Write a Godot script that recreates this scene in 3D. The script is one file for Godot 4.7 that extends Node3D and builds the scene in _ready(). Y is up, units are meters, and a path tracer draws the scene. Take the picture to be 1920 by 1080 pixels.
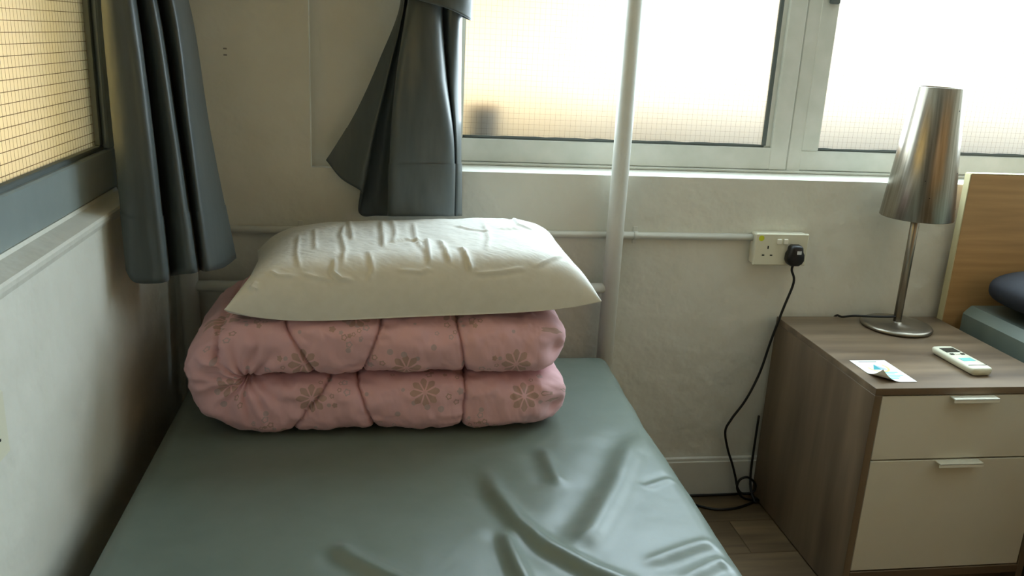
extends Node3D
# A small hostel room: bunk bed with a folded quilt and pillow, bedside cabinet, lamp, wired frosted windows.

const EYE := Vector3(0.494, 1.2292, 2.0842)
const TURN := Vector3(-16.33, -9.06, 2.905)
const FOCAL := 1603.97            # pixels of the 1920 x 1080 frame
const BED_TOP := 0.458
const ROOM := Vector3(4.0, 2.6, 3.7)

var view_basis: Basis
var taken := {}
var M := {}


func _ready() -> void:
	# ---------------------------------------------------------------- camera
	var cam := Camera3D.new()
	cam.name = "camera"
	cam.position = EYE
	cam.rotation_degrees = TURN
	cam.fov = rad_to_deg(2.0 * atan(540.0 / FOCAL))
	cam.near = 0.02
	cam.far = 200.0
	add_child(cam)
	view_basis = Basis.from_euler(Vector3(deg_to_rad(TURN.x), deg_to_rad(TURN.y), deg_to_rad(TURN.z)))
	# ---------------------------------------------------------------- sky, sun, exposure
	var sky_mat := ProceduralSkyMaterial.new()
	sky_mat.sky_top_color = Color(0.62, 0.76, 0.92)
	sky_mat.sky_horizon_color = Color(0.93, 0.95, 0.96)
	sky_mat.ground_bottom_color = Color(0.55, 0.52, 0.46)
	sky_mat.ground_horizon_color = Color(0.80, 0.78, 0.72)
	sky_mat.sun_angle_max = 1.0
	var sky := Sky.new()
	sky.sky_material = sky_mat
	var env := Environment.new()
	env.background_mode = Environment.BG_SKY
	env.sky = sky
	env.background_energy_multiplier = 2.4
	env.tonemap_mode = Environment.TONE_MAPPER_LINEAR
	env.tonemap_exposure = 1.0
	env.sdfgi_enabled = true
	env.ssao_enabled = true
	env.ssil_enabled = true
	var world := WorldEnvironment.new()
	world.name = "world_environment"
	world.environment = env
	add_child(world)
	var sun := DirectionalLight3D.new()
	sun.name = "sun"
	sun.light_color = Color(1.0, 0.93, 0.80)
	sun.light_energy = 4.2
	sun.light_angular_distance = 0.6
	sun.shadow_enabled = true
	add_child(sun)
	sun.look_at_from_position(Vector3(2.4, 7.0, 5.0), Vector3.ZERO)
	# daylight scattered into the room by the frosted panes
	for s in [[0.697, 1.515, 2.6], [1.671, 2.43, 4.15], [2.60, 3.33, 5.4]]:
		daylight("daylight_back", Vector3((s[0] + s[1]) / 2, 1.555, -0.098), 180.0, Vector2(s[1] - s[0], 1.07), Color(0.875, 0.957, 1.0), s[2])
	daylight("daylight_side", Vector3(-0.022, 1.53, 1.1), -90.0, Vector2(1.5, 1.06), Color(1.0, 0.87, 0.60), 0.03)

	make_materials()
	build_room()
	build_window_back()
	build_window_side()
	build_outside()
	build_bunk_bed()
	build_mattress()
	build_quilt()
	build_pillow()
	build_curtains()
	build_cabinet()
	build_second_bed()
	build_lamp()
	build_wall_fittings()
	build_small_things()
	build_added_cupboards()


func daylight(called: String, at: Vector3, turn: float, size: Vector2, color: Color, energy: float) -> void:
	var l := AreaLight3D.new()
	l.name = called
	l.area_normalize_energy = false
	l.area_size = size
	l.light_color = color
	l.light_energy = energy
	l.area_range = 12.0
	l.area_attenuation = 2.0
	l.shadow_enabled = true
	l.position = at
	l.rotation_degrees = Vector3(0, turn, 0)
	add_child(l, true)


# ==================================================================== helpers
func px(x: float, y: float, axis: int, value: float) -> Vector3:
	# the point where the line of sight through a pixel of the photograph meets the plane axis = value
	var d := view_basis * Vector3(x - 960.0, 540.0 - y, -FOCAL)
	return EYE + d * ((value - EYE[axis]) / d[axis])


func numbered(called: String) -> String:
	taken[called] = taken.get(called, -1) + 1
	return called if taken[called] == 0 else "%s_%03d" % [called, taken[called]]


func thing(called: String, label: String, category: String, at := Vector3.ZERO, group := "") -> Node3D:
	var o := Node3D.new()
	o.name = numbered(called)
	o.position = at
	add_child(o)
	return tag(o, label, category, group)


func tag(o: Node3D, label: String, category: String, group := "") -> Node3D:
	o.set_meta("label", label)
	o.set_meta("category", category)
	if group:
		o.set_meta("group", group)
	return o


func structure(called: String, at := Vector3.ZERO) -> Node3D:
	var o := Node3D.new()
	o.name = called
	o.position = at
	o.set_meta("kind", "structure")
	add_child(o)
	return o


func put(mesh: Mesh, called: String, mat: Material, parent: Node = self) -> MeshInstance3D:
	var o := MeshInstance3D.new()
	o.name = numbered(called) if parent == self else called
	o.mesh = mesh
	o.material_override = mat
	parent.add_child(o, true)
	return o


func start() -> SurfaceTool:
	var st := SurfaceTool.new()
	st.begin(Mesh.PRIMITIVE_TRIANGLES)
	return st


func done(st: SurfaceTool, smooth := true) -> ArrayMesh:
	if not smooth:
		st.deindex()
	st.generate_normals()
	return st.commit()


func face(st: SurfaceTool, pts: Array, out: Vector3) -> void:
	# a convex polygon turned to look along out
	var n: Vector3 = (pts[1] - pts[0]).cross(pts[2] - pts[0])
	if n.dot(out) > 0:
		pts = pts.duplicate()
		pts.reverse()
	st.set_smooth_group(-1)
	for i in range(1, pts.size() - 1):
		for p in [pts[0], pts[i], pts[i + 1]]:
			st.add_vertex(p)


func box(st: SurfaceTool, lo: Vector3, hi: Vector3, bevel := 0.0) -> void:
	# a box with chamfered edges
	var c := (lo + hi) / 2
	var h := (hi - lo) / 2
	var b: float = minf(bevel, 0.45 * minf(h.x, minf(h.y, h.z)) * 2.0)
	if b <= 0.0:
		for a in 3:
			for s in [-1.0, 1.0]:
				var q := []
				for e in [[-1, -1], [1, -1], [1, 1], [-1, 1]]:
					var p := Vector3()
					p[a] = s * h[a]
					p[(a + 1) % 3] = e[0] * h[(a + 1) % 3]
					p[(a + 2) % 3] = e[1] * h[(a + 2) % 3]
					q.append(c + p)
				var o := Vector3()
				o[a] = s
				face(st, q, o)
		return
	for a in 3:
		var a1 := (a + 1) % 3
		var a2 := (a + 2) % 3
		for s in [-1.0, 1.0]:
			var q := []
			for e in [[-1, -1], [1, -1], [1, 1], [-1, 1]]:
				var p := Vector3()
				p[a] = s * h[a]
				p[a1] = e[0] * (h[a1] - b)
				p[a2] = e[1] * (h[a2] - b)
				q.append(c + p)
			var o := Vector3()
			o[a] = s
			face(st, q, o)
			for s2 in [-1.0, 1.0]:
				var r := []
				for e in [[0, -1], [0, 1], [1, 1], [1, -1]]:
					var p := Vector3()
					p[a] = s * (h[a] - (b if e[0] else 0.0))
					p[a1] = s2 * (h[a1] - (0.0 if e[0] else b))
					p[a2] = e[1] * (h[a2] - b)
					r.append(c + p)
				var o2 := Vector3()
				o2[a] = s
				o2[a1] = s2
				face(st, r, o2)
	for sx in [-1.0, 1.0]:
		for sy in [-1.0, 1.0]:
			for sz in [-1.0, 1.0]:
				var g := Vector3(sx, sy, sz)
				face(st, [c + g * Vector3(h.x, h.y - b, h.z - b), c + g * Vector3(h.x - b, h.y, h.z - b), c + g * Vector3(h.x - b, h.y - b, h.z)], g)


func slab(lo: Vector3, hi: Vector3, bevel := 0.0) -> ArrayMesh:
	var st := start()
	box(st, lo, hi, bevel)
	return done(st, false)


func grid(st: SurfaceTool, nu: int, nv: int, at: Callable, close_u := false, flip := false, first := 0, tile := Vector2.ONE) -> int:
	# a smooth patch of nu x nv points; at(i, j) gives [position, uv] or a position
	for j in nv:
		for i in nu + (1 if close_u else 0):
			var p = at.call(i if not close_u else i % nu, j)
			st.set_smooth_group(0)
			if p is Array:
				var uv: Vector2 = p[1]
				if close_u and i == nu:
					uv.x += p[2]
				st.set_uv(uv * tile)
				st.add_vertex(p[0])
			else:
				st.set_uv(Vector2(float(i) / nu, float(j) / nv) * tile)
				st.add_vertex(p)
	var w := nu + (1 if close_u else 0)
	for j in nv - 1:
		for i in w - 1:
			var a := first + j * w + i
			var q := [a, a + 1, a + w + 1, a, a + w + 1, a + w]
			if flip:
				q.reverse()
			for k in q:
				st.add_index(k)
	return first + w * nv


func tube(path: Array, radius, sides := 10, caps := true) -> ArrayMesh:
	# a round rod swept along points; radius is a number or one per point
	var st := start()
	var n := path.size()
	var frames := []
	var up := Vector3.UP
	for i in n:
		var d: Vector3 = (path[mini(i + 1, n - 1)] - path[maxi(i - 1, 0)]).normalized()
		if absf(d.dot(up)) > 0.98:
			up = Vector3.RIGHT if absf(d.x) < 0.9 else Vector3.BACK
		var side := d.cross(up).normalized()
		up = side.cross(d).normalized()
		frames.append([side, up, d])
	var rows := []
	for i in n:
		var r: float = radius[i] if radius is Array else radius
		rows.append([path[i], r, frames[i]])
	if caps:
		rows.push_front([path[0], 0.0, frames[0]])
		rows.push_back([path[n - 1], 0.0, frames[n - 1]])
	grid(st, sides, rows.size(), func(i: int, j: int):
		var a := TAU * i / sides
		return rows[j][0] + (rows[j][2][0] * cos(a) + rows[j][2][1] * sin(a)) * rows[j][1], true)
	return done(st)


func lathe(profile: Array, sides := 32, axis := Vector3.UP) -> ArrayMesh:
	# profile: points (radius, height); repeat a point to keep an edge sharp
	var st := start()
	var side := axis.cross(Vector3.RIGHT if absf(axis.x) < 0.9 else Vector3.UP).normalized()
	var other := axis.cross(side)
	for k in profile.size() - 1:
		var pa: Vector2 = profile[k]
		var pb: Vector2 = profile[k + 1]
		if pa.is_equal_approx(pb):
			continue
		var soft := k > 0 and k < profile.size() - 2
		st.set_smooth_group(0)
		for i in sides:
			var q := []
			for c in [[0, pa], [1, pa], [1, pb], [0, pb]]:
				var a: float = TAU * (i + c[0]) / sides
				q.append((side * cos(a) + other * sin(a)) * c[1].x + axis * c[1].y)
			for t in [0, 2, 1, 0, 3, 2]:
				st.set_smooth_group(k if not soft else 1000)
				st.add_vertex(q[t])
	return done(st)


func smooth_path(pts: Array, steps := 8) -> Array:
	var c := Curve3D.new()
	for i in pts.size():
		var t: Vector3 = (pts[mini(i + 1, pts.size() - 1)] - pts[maxi(i - 1, 0)]) / 6.0
		c.add_point(pts[i], -t, t)
	var out := []
	for i in (pts.size() - 1) * steps + 1:
		out.append(c.sample(mini(i / steps, pts.size() - 2), float(i) / steps - mini(i / steps, pts.size() - 2)))
	return out


func spline(v: Array, t: float):
	# Catmull-Rom through the values of v, t from 0 to v.size() - 1
	var i := clampi(int(t), 0, v.size() - 2)
	var f := t - i
	var a = v[maxi(i - 1, 0)]
	var b = v[i]
	var c = v[i + 1]
	var d = v[mini(i + 2, v.size() - 1)]
	return (b * 2.0 + (c - a) * f + (a * 2.0 - b * 5.0 + c * 4.0 - d) * f * f + (b * 3.0 - a - c * 3.0 + d) * f * f * f) * 0.5


func to_line(p: Vector2, line: Array) -> Array:
	# [signed distance to the polyline, place along it from 0 to 1]
	var best := [1e9, 0.0]
	for i in line.size() - 1:
		var a: Vector2 = line[i]
		var b: Vector2 = line[i + 1]
		var t := (p - a).dot(b - a) / (b - a).length_squared()
		var tc := clampf(t, 0.0, 1.0)
		var q := a + (b - a) * tc
		var d := p.distance_to(q)
		if d < absf(best[0]):
			best = [d * signf((b - a).cross(p - a)), (i + tc) / (line.size() - 1)]
	return best


# ==================================================================== materials
func mat(color: Color, rough := 0.6, metal := 0.0) -> StandardMaterial3D:
	var m := StandardMaterial3D.new()
	m.albedo_color = color
	m.roughness = rough
	m.metallic = metal
	return m


func noise_texture(freq: float, seed_value: int, dark: Color, light: Color, size := 512, octaves := 4) -> NoiseTexture2D:
	var n := FastNoiseLite.new()
	n.noise_type = FastNoiseLite.TYPE_SIMPLEX_SMOOTH
	n.seed = seed_value
	n.frequency = freq
	n.fractal_octaves = octaves
	var t := NoiseTexture2D.new()
	t.width = size
	t.height = size
	t.seamless = true
	t.noise = n
	var g := Gradient.new()
	g.set_color(0, dark)
	g.set_color(1, light)
	t.color_ramp = g
	return t


func textured(tex: Texture2D, scale: Vector3, rough: float, world := true) -> StandardMaterial3D:
	var m := StandardMaterial3D.new()
	m.albedo_texture = tex
	m.roughness = rough
	m.uv1_triplanar = true
	m.uv1_world_triplanar = world
	m.uv1_triplanar_sharpness = 8.0
	m.uv1_scale = scale
	return m


func relief(m: StandardMaterial3D, tex: Texture2D, depth_cm: float) -> void:
	m.heightmap_enabled = true
	m.heightmap_texture = tex
	m.heightmap_scale = depth_cm


func make_materials() -> void:
	var plaster := noise_texture(0.012, 3, Color(0.86, 0.855, 0.805), Color(0.89, 0.885, 0.84))
	var bumps := noise_texture(0.02, 5, Color(0, 0, 0), Color(1, 1, 1), 512, 5)
	M.wall = textured(plaster, Vector3.ONE * 0.9, 0.55)
	relief(M.wall, bumps, 0.35)
	M.ceiling = mat(Color(0.90, 0.90, 0.87), 0.8)
	M.white_gloss = textured(noise_texture(0.008, 9, Color(0.83, 0.83, 0.79), Color(0.87, 0.87, 0.84)), Vector3.ONE * 1.5, 0.35)
	M.white_frame = textured(noise_texture(0.01, 12, Color(0.80, 0.81, 0.77), Color(0.86, 0.86, 0.83)), Vector3.ONE * 2.0, 0.4)
	M.grey_frame = textured(noise_texture(0.01, 14, Color(0.54, 0.585, 0.58), Color(0.58, 0.625, 0.62)), Vector3.ONE * 2.0, 0.32)
	M.putty = mat(Color(0.36, 0.39, 0.38), 0.7)
	M.wire = mat(Color(0.42, 0.34, 0.22), 0.5, 0.3)
	var g := StandardMaterial3D.new()
	g.albedo_color = Color(1.0, 0.985, 0.94, 0.0)
	g.roughness = 0.42
	g.refraction_enabled = true
	g.refraction_scale = 0.05
	M.frosted = g
	# wood
	var grain := noise_texture(0.010, 21, Color(0.345, 0.285, 0.22), Color(0.53, 0.455, 0.365), 512, 5)
	M.wood_upright = textured(grain, Vector3(1.7, 0.20, 1.7), 0.42, false)
	M.added_wardrobe = textured(noise_texture(0.012, 27, Color(0.70, 0.50, 0.27), Color(0.80, 0.60, 0.35), 512, 5), Vector3(5.0, 0.35, 5.0), 0.45, false)
	M.wood_flat = textured(grain, Vector3(0.25, 2.6, 2.6), 0.36, false)
	var pale := noise_texture(0.012, 25, Color(0.64, 0.49, 0.31), Color(0.75, 0.59, 0.39), 512, 5)
	M.wood_pale = textured(pale, Vector3(0.35, 5.0, 5.0), 0.45, false)
	M.wood_edge = mat(Color(0.76, 0.72, 0.56), 0.45)
	M.planks = []
	for k in 4:
		var t := 0.9 + 0.06 * k
		var tex := noise_texture(0.012, 31 + k, Color(0.30 * t, 0.24 * t, 0.165 * t), Color(0.48 * t, 0.40 * t, 0.29 * t), 256, 5)
		M.planks.append(textured(tex, Vector3(0.5, 5.0, 5.0), 0.5, false))
	M.drawer = textured(noise_texture(0.006, 41, Color(0.84, 0.82, 0.75), Color(0.87, 0.85, 0.785)), Vector3.ONE, 0.42)
	M.board = mat(Color(0.72, 0.66, 0.56), 0.7)
	M.concrete = mat(Color(0.55, 0.54, 0.51), 0.9)
	# cloth
	var weave := noise_texture(0.25, 51, Color(0, 0, 0), Color(1, 1, 1), 256, 2)
	M.sheet = textured(noise_texture(0.01, 53, Color(0.41, 0.45, 0.415), Color(0.43, 0.47, 0.435)), Vector3.ONE * 2.0, 0.36)
	M.pillow = textured(noise_texture(0.02, 55, Color(0.875, 0.865, 0.825), Color(0.905, 0.895, 0.86)), Vector3.ONE * 3.0, 0.85)
	relief(M.pillow, weave, 0.006)
	M.curtain = textured(noise_texture(0.03, 57, Color(0.30, 0.33, 0.33), Color(0.33, 0.36, 0.36)), Vector3(4, 0.7, 4), 0.42)
	M.curtain.rim_enabled = true
	M.curtain.rim = 0.15
	M.curtain.backlight_enabled = true
	M.curtain.backlight = Color(0.13, 0.145, 0.145)
	M.quilt = StandardMaterial3D.new()
	M.quilt.albedo_texture = floral_print()
	M.quilt.roughness = 0.75
	M.quilt.rim_enabled = true
	M.quilt.rim = 0.3
	M.quilt_seam = mat(Color(0.50, 0.22, 0.26), 0.9)
	M.black_cloth = textured(noise_texture(0.03, 59, Color(0.075, 0.085, 0.11), Color(0.11, 0.12, 0.15)), Vector3.ONE * 4, 0.8)
	# metal, plastic
	M.steel = textured(noise_texture(0.03, 61, Color(0.52, 0.49, 0.44), Color(0.70, 0.67, 0.62)), Vector3(9.0, 0.25, 9.0), 0.30)
	M.steel.metallic = 1.0
	M.steel_plain = mat(Color(0.60, 0.57, 0.52), 0.33, 1.0)
	M.plastic = mat(Color(0.87, 0.86, 0.79), 0.4)
	M.cream_plastic = mat(Color(0.86, 0.85, 0.76), 0.38)
	M.switch = mat(Color(0.91, 0.90, 0.84), 0.3)
	M.black = mat(Color(0.035, 0.033, 0.032), 0.4)
	M.hole = mat(Color(0.06, 0.05, 0.04), 0.9)
	M.yellow = mat(Color(0.80, 0.82, 0.16), 0.6)
	M.tag = mat(Color(0.80, 0.81, 0.82), 0.5)
	M.screen = mat(Color(0.23, 0.25, 0.23), 0.2)
	M.teal = mat(Color(0.42, 0.72, 0.70), 0.5)


func floral_print() -> ImageTexture:
	# pink cotton printed with tan flowers, rings and dots; the tile is 0.42 m wide
	var n := 1024
	var im := Image.create(n, n, false, Image.FORMAT_RGBA8)
	var ground := Color(0.885, 0.70, 0.72)
	im.fill(ground)
	var rng := RandomNumberGenerator.new()
	rng.seed = 77
	var tan := Color(0.745, 0.60, 0.565)
	var grey := Color(0.77, 0.66, 0.67)
	var k := n / 0.42
	var spots := [[0.07, 0.06], [0.25, 0.05], [0.16, 0.17], [0.35, 0.15], [0.06, 0.27], [0.26, 0.28], [0.15, 0.38], [0.36, 0.37]]
	for s in spots:
		var r := 0.030 * k
		stamp(im, Vector2(s[0], s[1]) * k, r, tan, func(d: Vector2):
			var a := fposmod(d.angle() + s[0] * 20.0, TAU / 8) / (TAU / 8)
			var rr := d.length() / r
			var edge := 0.86 + 0.13 * cos((a - 0.5) * TAU * 1.0)
			return rr > 0.17 and rr < edge and absf(a - 0.5) < 0.47 - 0.055 / rr)
		for i in 9:
			var at := Vector2(s[0], s[1]) * k + Vector2.from_angle(rng.randf() * 1.9 - 0.9 + s[1] * 9.0) * rng.randf_range(1.15, 2.5) * r
			var rad := rng.randf_range(0.0042, 0.0078) * k
			var solid := rng.randf() < 0.2
			stamp(im, at, rad * 1.1, tan if rng.randf() < 0.7 else grey, func(d: Vector2):
				var e := rad * (0.88 + 0.12 * cos(d.angle() * 5.0))
				return d.length() < e and (solid or d.length() > e * 0.58))
		for i in 4:
			var at2 := Vector2(rng.randf(), rng.randf()) * n
			var rad2 := rng.randf_range(0.003, 0.0065) * k
			stamp(im, at2, rad2, grey, func(d: Vector2): return d.length() < rad2)
	return ImageTexture.create_from_image(im)


func stamp(im: Image, at: Vector2, r: float, color: Color, inside: Callable) -> void:
	var n := im.get_width()
	for y in range(int(at.y - r) - 1, int(at.y + r) + 2):
		for x in range(int(at.x - r) - 1, int(at.x + r) + 2):
			if inside.call(Vector2(x, y) - at):
				im.set_pixel(posmod(x, n), posmod(y, n), color)


# ==================================================================== the room
func build_room() -> void:
	var w := 0.22
	var floor_node := structure("floor")
	put(slab(Vector3(-w, -0.15, -w), Vector3(ROOM.x + w, -0.006, ROOM.z + w)), "subfloor", M.concrete, floor_node)
	var rng := RandomNumberGenerator.new()
	rng.seed = 5
	var shapes := {}
	var width := 0.15
	var length := 0.9
	for r in int(ceil(ROOM.z / width)):
		var x := -float((r * 37) % 90) / 100.0
		while x < ROOM.x:
			var x0 := maxf(x, 0.0)
			var x1 := minf(x + length, ROOM.x)
			if x1 - x0 > 0.03:
				var z1 := minf((r + 1) * width, ROOM.z)
				var key := "%.3f %.3f" % [x1 - x0, z1 - r * width]
				if not shapes.has(key):
					shapes[key] = slab(Vector3(0.0006, -0.006, 0.0006), Vector3(x1 - x0 - 0.0006, 0, z1 - r * width - 0.0006), 0.001)
				var p := put(shapes[key], "plank", M.planks[rng.randi() % 4], floor_node)
				p.position = Vector3(x0, 0, r * width)
			x += length
	var ceiling := structure("ceiling")
	put(slab(Vector3(-w, ROOM.y, -w), Vector3(ROOM.x + w, ROOM.y + 0.2, ROOM.z + w)), "ceiling_slab", M.ceiling, ceiling)
	# the window wall: an opening from x 0.327 on; its first stretch is boarded up flush with the frame
	var back := structure("wall_back")
	var st := start()
	box(st, Vector3(-w, 0, -w), Vector3(0.327, ROOM.y, 0), 0.0)
	box(st, Vector3(0.327, 0, -w), Vector3(3.42, 0.908, 0), 0.0)
	box(st, Vector3(0.327, 2.16, -w), Vector3(3.42, ROOM.y, 0), 0.0)
	box(st, Vector3(3.42, 0, -w), Vector3(ROOM.x + w, ROOM.y, 0), 0.0)
	put(done(st, false), "masonry", M.wall, back)
	put(slab(Vector3(0.327, 0.908, -w), Vector3(0.655, 2.16, -0.030)), "infill_panel", M.wall, back)
	var plugs := px(422, 97, 2, 0.0)
	for dy in [0.007, -0.007]:
		put(slab(plugs + Vector3(-0.004, dy - 0.0017, -0.001), plugs + Vector3(0.004, dy + 0.0017, 0.0008), 0.0006), "wall_plug", M.concrete, back)
	var side := structure("wall_left")
	st = start()
	box(st, Vector3(-w, 0, 0), Vector3(0, 0.882, ROOM.z))
	box(st, Vector3(-w, 2.16, 0), Vector3(0, ROOM.y, ROOM.z))
	box(st, Vector3(-w, 0.882, 0), Vector3(0, 2.16, 0.285))
	box(st, Vector3(-w, 0.882, 1.95), Vector3(0, 2.16, ROOM.z))
	put(done(st, false), "masonry", M.wall, side)
	var right := structure("wall_right")
	put(slab(Vector3(ROOM.x, 0, 0), Vector3(ROOM.x + w, ROOM.y, ROOM.z)), "masonry", M.wall, right)
	var front := structure("wall_front")
	put(slab(Vector3(-w, 0, ROOM.z), Vector3(ROOM.x + w, ROOM.y, ROOM.z + w)), "masonry", M.wall, front)
	for b in [["baseboard_back", Vector3(0.0, 0, 0), Vector3(ROOM.x, 0.118, 0.014)], ["baseboard_left", Vector3(0, 0, 0.014), Vector3(0.014, 0.118, ROOM.z)], ["baseboard_right", Vector3(ROOM.x - 0.014, 0, 0.014), Vector3(ROOM.x, 0.118, ROOM.z)]]:
		var o := structure(b[0])
		var s2 := start()
		box(s2, b[1], b[2] - Vector3(0, 0.012, 0), 0.001)
		box(s2, b[1] + Vector3(0, 0.1, 0), b[2] - (Vector3(0, 0, 0.005) if b[0] == "baseboard_back" else Vector3(0.004, 0, 0)), 0.004)
		put(done(s2, false), "board", M.white_gloss, o)


func wire_mesh(lo: Vector2, hi: Vector2, step: Vector2, up: float, thick: float) -> ArrayMesh:
	# the square wire netting of wired glass, in a plane of its own x and y
	var st := start()
	var x := lo.x + step.x * 0.6
	while x < hi.x:
		box(st, Vector3(x - up / 2, lo.y, -up / 2), Vector3(x + up / 2, hi.y, up / 2))
		x += step.x
	var y := lo.y + step.y * 0.5
	while y < hi.y:
		box(st, Vector3(lo.x, y - thick / 2, -thick / 2), Vector3(hi.x, y + thick / 2, thick / 2))
		y += step.y
	return done(st, false)


func pane(lo: Vector3, hi: Vector3, parent: Node) -> MeshInstance3D:
	var b := BoxMesh.new()
	b.size = hi - lo
	var o := put(b, "pane", M.frosted, parent)
	o.position = (lo + hi) / 2
	return o


func build_window_back() -> void:
	var w := structure("window_1")
	var top := 2.09
	var st := start()
	box(st, Vector3(0.655, 0.9085, -0.165), Vector3(3.42, 0.916, -0.11), 0.002)
	box(st, Vector3(0.655, 2.12, -0.165), Vector3(3.42, 2.16, -0.10), 0.002)
	box(st, Vector3(0.655, 0.916, -0.165), Vector3(0.668, 2.12, -0.10), 0.002)
	box(st, Vector3(3.40, 0.916, -0.165), Vector3(3.42, 2.12, -0.10), 0.002)
	put(done(st, false), "frame", M.white_frame, w)
	for m in [1.585, 2.50]:
		put(slab(Vector3(m, 0.909, -0.16), Vector3(m + 0.042, 2.12, -0.118), 0.003), "mullion", M.white_frame, w)
	# each sash: outer left, outer right, glass left, glass right, glass bottom, how far it stands forward
	for s in [[0.668, 1.582, 0.697, 1.515, 0.980, 0.0], [1.622, 2.498, 1.671, 2.43, 0.975, -0.004], [2.544, 3.398, 2.60, 3.33, 0.975, -0.002]]:
		var z: float = -0.112 + s[5]
		st = start()
		box(st, Vector3(s[0], 0.917, z - 0.035), Vector3(s[3] + 0.02, s[4] - 0.004, z - 0.002), 0.0025)
		box(st, Vector3(s[0], s[4] - 0.004, z - 0.035), Vector3(s[2], 2.118, z), 0.0025)
		box(st, Vector3(s[3] + 0.018, 0.917, z - 0.035), Vector3(s[1], 2.118, z), 0.0025)
		box(st, Vector3(s[3], s[4] - 0.004, z - 0.035), Vector3(s[3] + 0.02, 2.118, z - 0.010), 0.0025)
		box(st, Vector3(s[2], top, z - 0.035), Vector3(s[3], 2.118, z), 0.0025)
		var sash := put(done(st, false), "sash", M.white_frame, w)
		pane(Vector3(s[2] - 0.004, s[4] - 0.004, z - 0.024), Vector3(s[3] + 0.004, top + 0.004, z - 0.018), sash)
		# uneven putty along the foot and the upright of the glass
		var pts := []
		var rad := []
		var rng := RandomNumberGenerator.new()
		rng.seed = int(s[0] * 1000)
		for k in 31:
			pts.append(Vector3(lerpf(s[2], s[3], k / 30.0), s[4] - 0.001, z - 0.013))
			rad.append(rng.randf_range(0.0035, 0.0062))
		put(tube(pts, rad, 6), "putty_line", M.putty, sash)
		put(slab(Vector3(s[3] - 0.004, s[4], z - 0.018), Vector3(s[3] + 0.006, top, z - 0.0095), 0.001), "putty_line", M.putty, sash)
		var net := put(wire_mesh(Vector2(s[2], s[4]), Vector2(s[3], top), Vector2(0.0137, 0.0137), 0.00022, 0.00022), "wire_netting", M.wire, sash)
		net.position = Vector3(0, 0, z - 0.0172)
		net.set_meta("kind", "stuff")
	put(slab(Vector3(1.640, 1.352, -0.117), Vector3(1.664, 1.40, -0.100), 0.003), "latch", M.putty, w)


func build_window_side() -> void:
	var w := structure("window_2")
	var st := start()
	# frame bars run along z; the glass begins at z 0.335
	box(st, Vector3(-0.075, 0.904, 0.285), Vector3(-0.030, 0.982, 1.95), 0.003)
	box(st, Vector3(-0.075, 2.10, 0.285), Vector3(-0.030, 2.16, 1.95), 0.003)
	box(st, Vector3(-0.075, 0.982, 0.285), Vector3(-0.030, 2.10, 0.322), 0.003)
	box(st, Vector3(-0.075, 0.982, 1.90), Vector3(-0.030, 2.10, 1.95), 0.003)
	put(done(st, false), "frame", M.grey_frame, w)
	st = start()
	box(st, Vector3(-0.062, 0.980, 0.320), Vector3(-0.040, 0.990, 1.902), 0.002)
	box(st, Vector3(-0.062, 0.990, 0.320), Vector3(-0.040, 2.10, 0.334), 0.002)
	put(done(st, false), "glazing_bead", M.putty, w)
	pane(Vector3(-0.058, 0.984, 0.326), Vector3(-0.052, 2.104, 1.904), w)
	var net := put(wire_mesh(Vector2(-1.90, 0.99), Vector2(-0.334, 2.10), Vector2(0.0132, 0.0168), 0.0003, 0.0009), "wire_netting", M.wire, w)
	net.position = Vector3(-0.0508, 0, 0)
	net.rotation_degrees = Vector3(0, 90, 0)
	net.set_meta("kind", "stuff")
	# the sloped plaster ledge under it, with its lip
	st = start()
	var prof := [Vector2(-0.075, 0.8825), Vector2(-0.075, 0.903), Vector2(-0.032, 0.903), Vector2(-0.030, 0.897), Vector2(0.004, 0.888), Vector2(0.007, 0.884), Vector2(0.005, 0.876), Vector2(0.0, 0.866), Vector2(0.0, 0.8825)]
	var outs := [Vector3(-1, 0, 0), Vector3(0, 1, 0), Vector3(1, 0.3, 0), Vector3(0.3, 1, 0), Vector3(1, 1, 0), Vector3(1, -0.2, 0), Vector3(1, -0.5, 0), Vector3(-1, 0, 0)]
	for k in prof.size() - 1:
		var a := prof[k] as Vector2
		var b := prof[k + 1] as Vector2
		face(st, [Vector3(a.x, a.y, 0.286), Vector3(b.x, b.y, 0.286), Vector3(b.x, b.y, 1.949), Vector3(a.x, a.y, 1.949)], outs[k])
	put(done(st, false), "window_ledge", M.wall, w)


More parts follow.
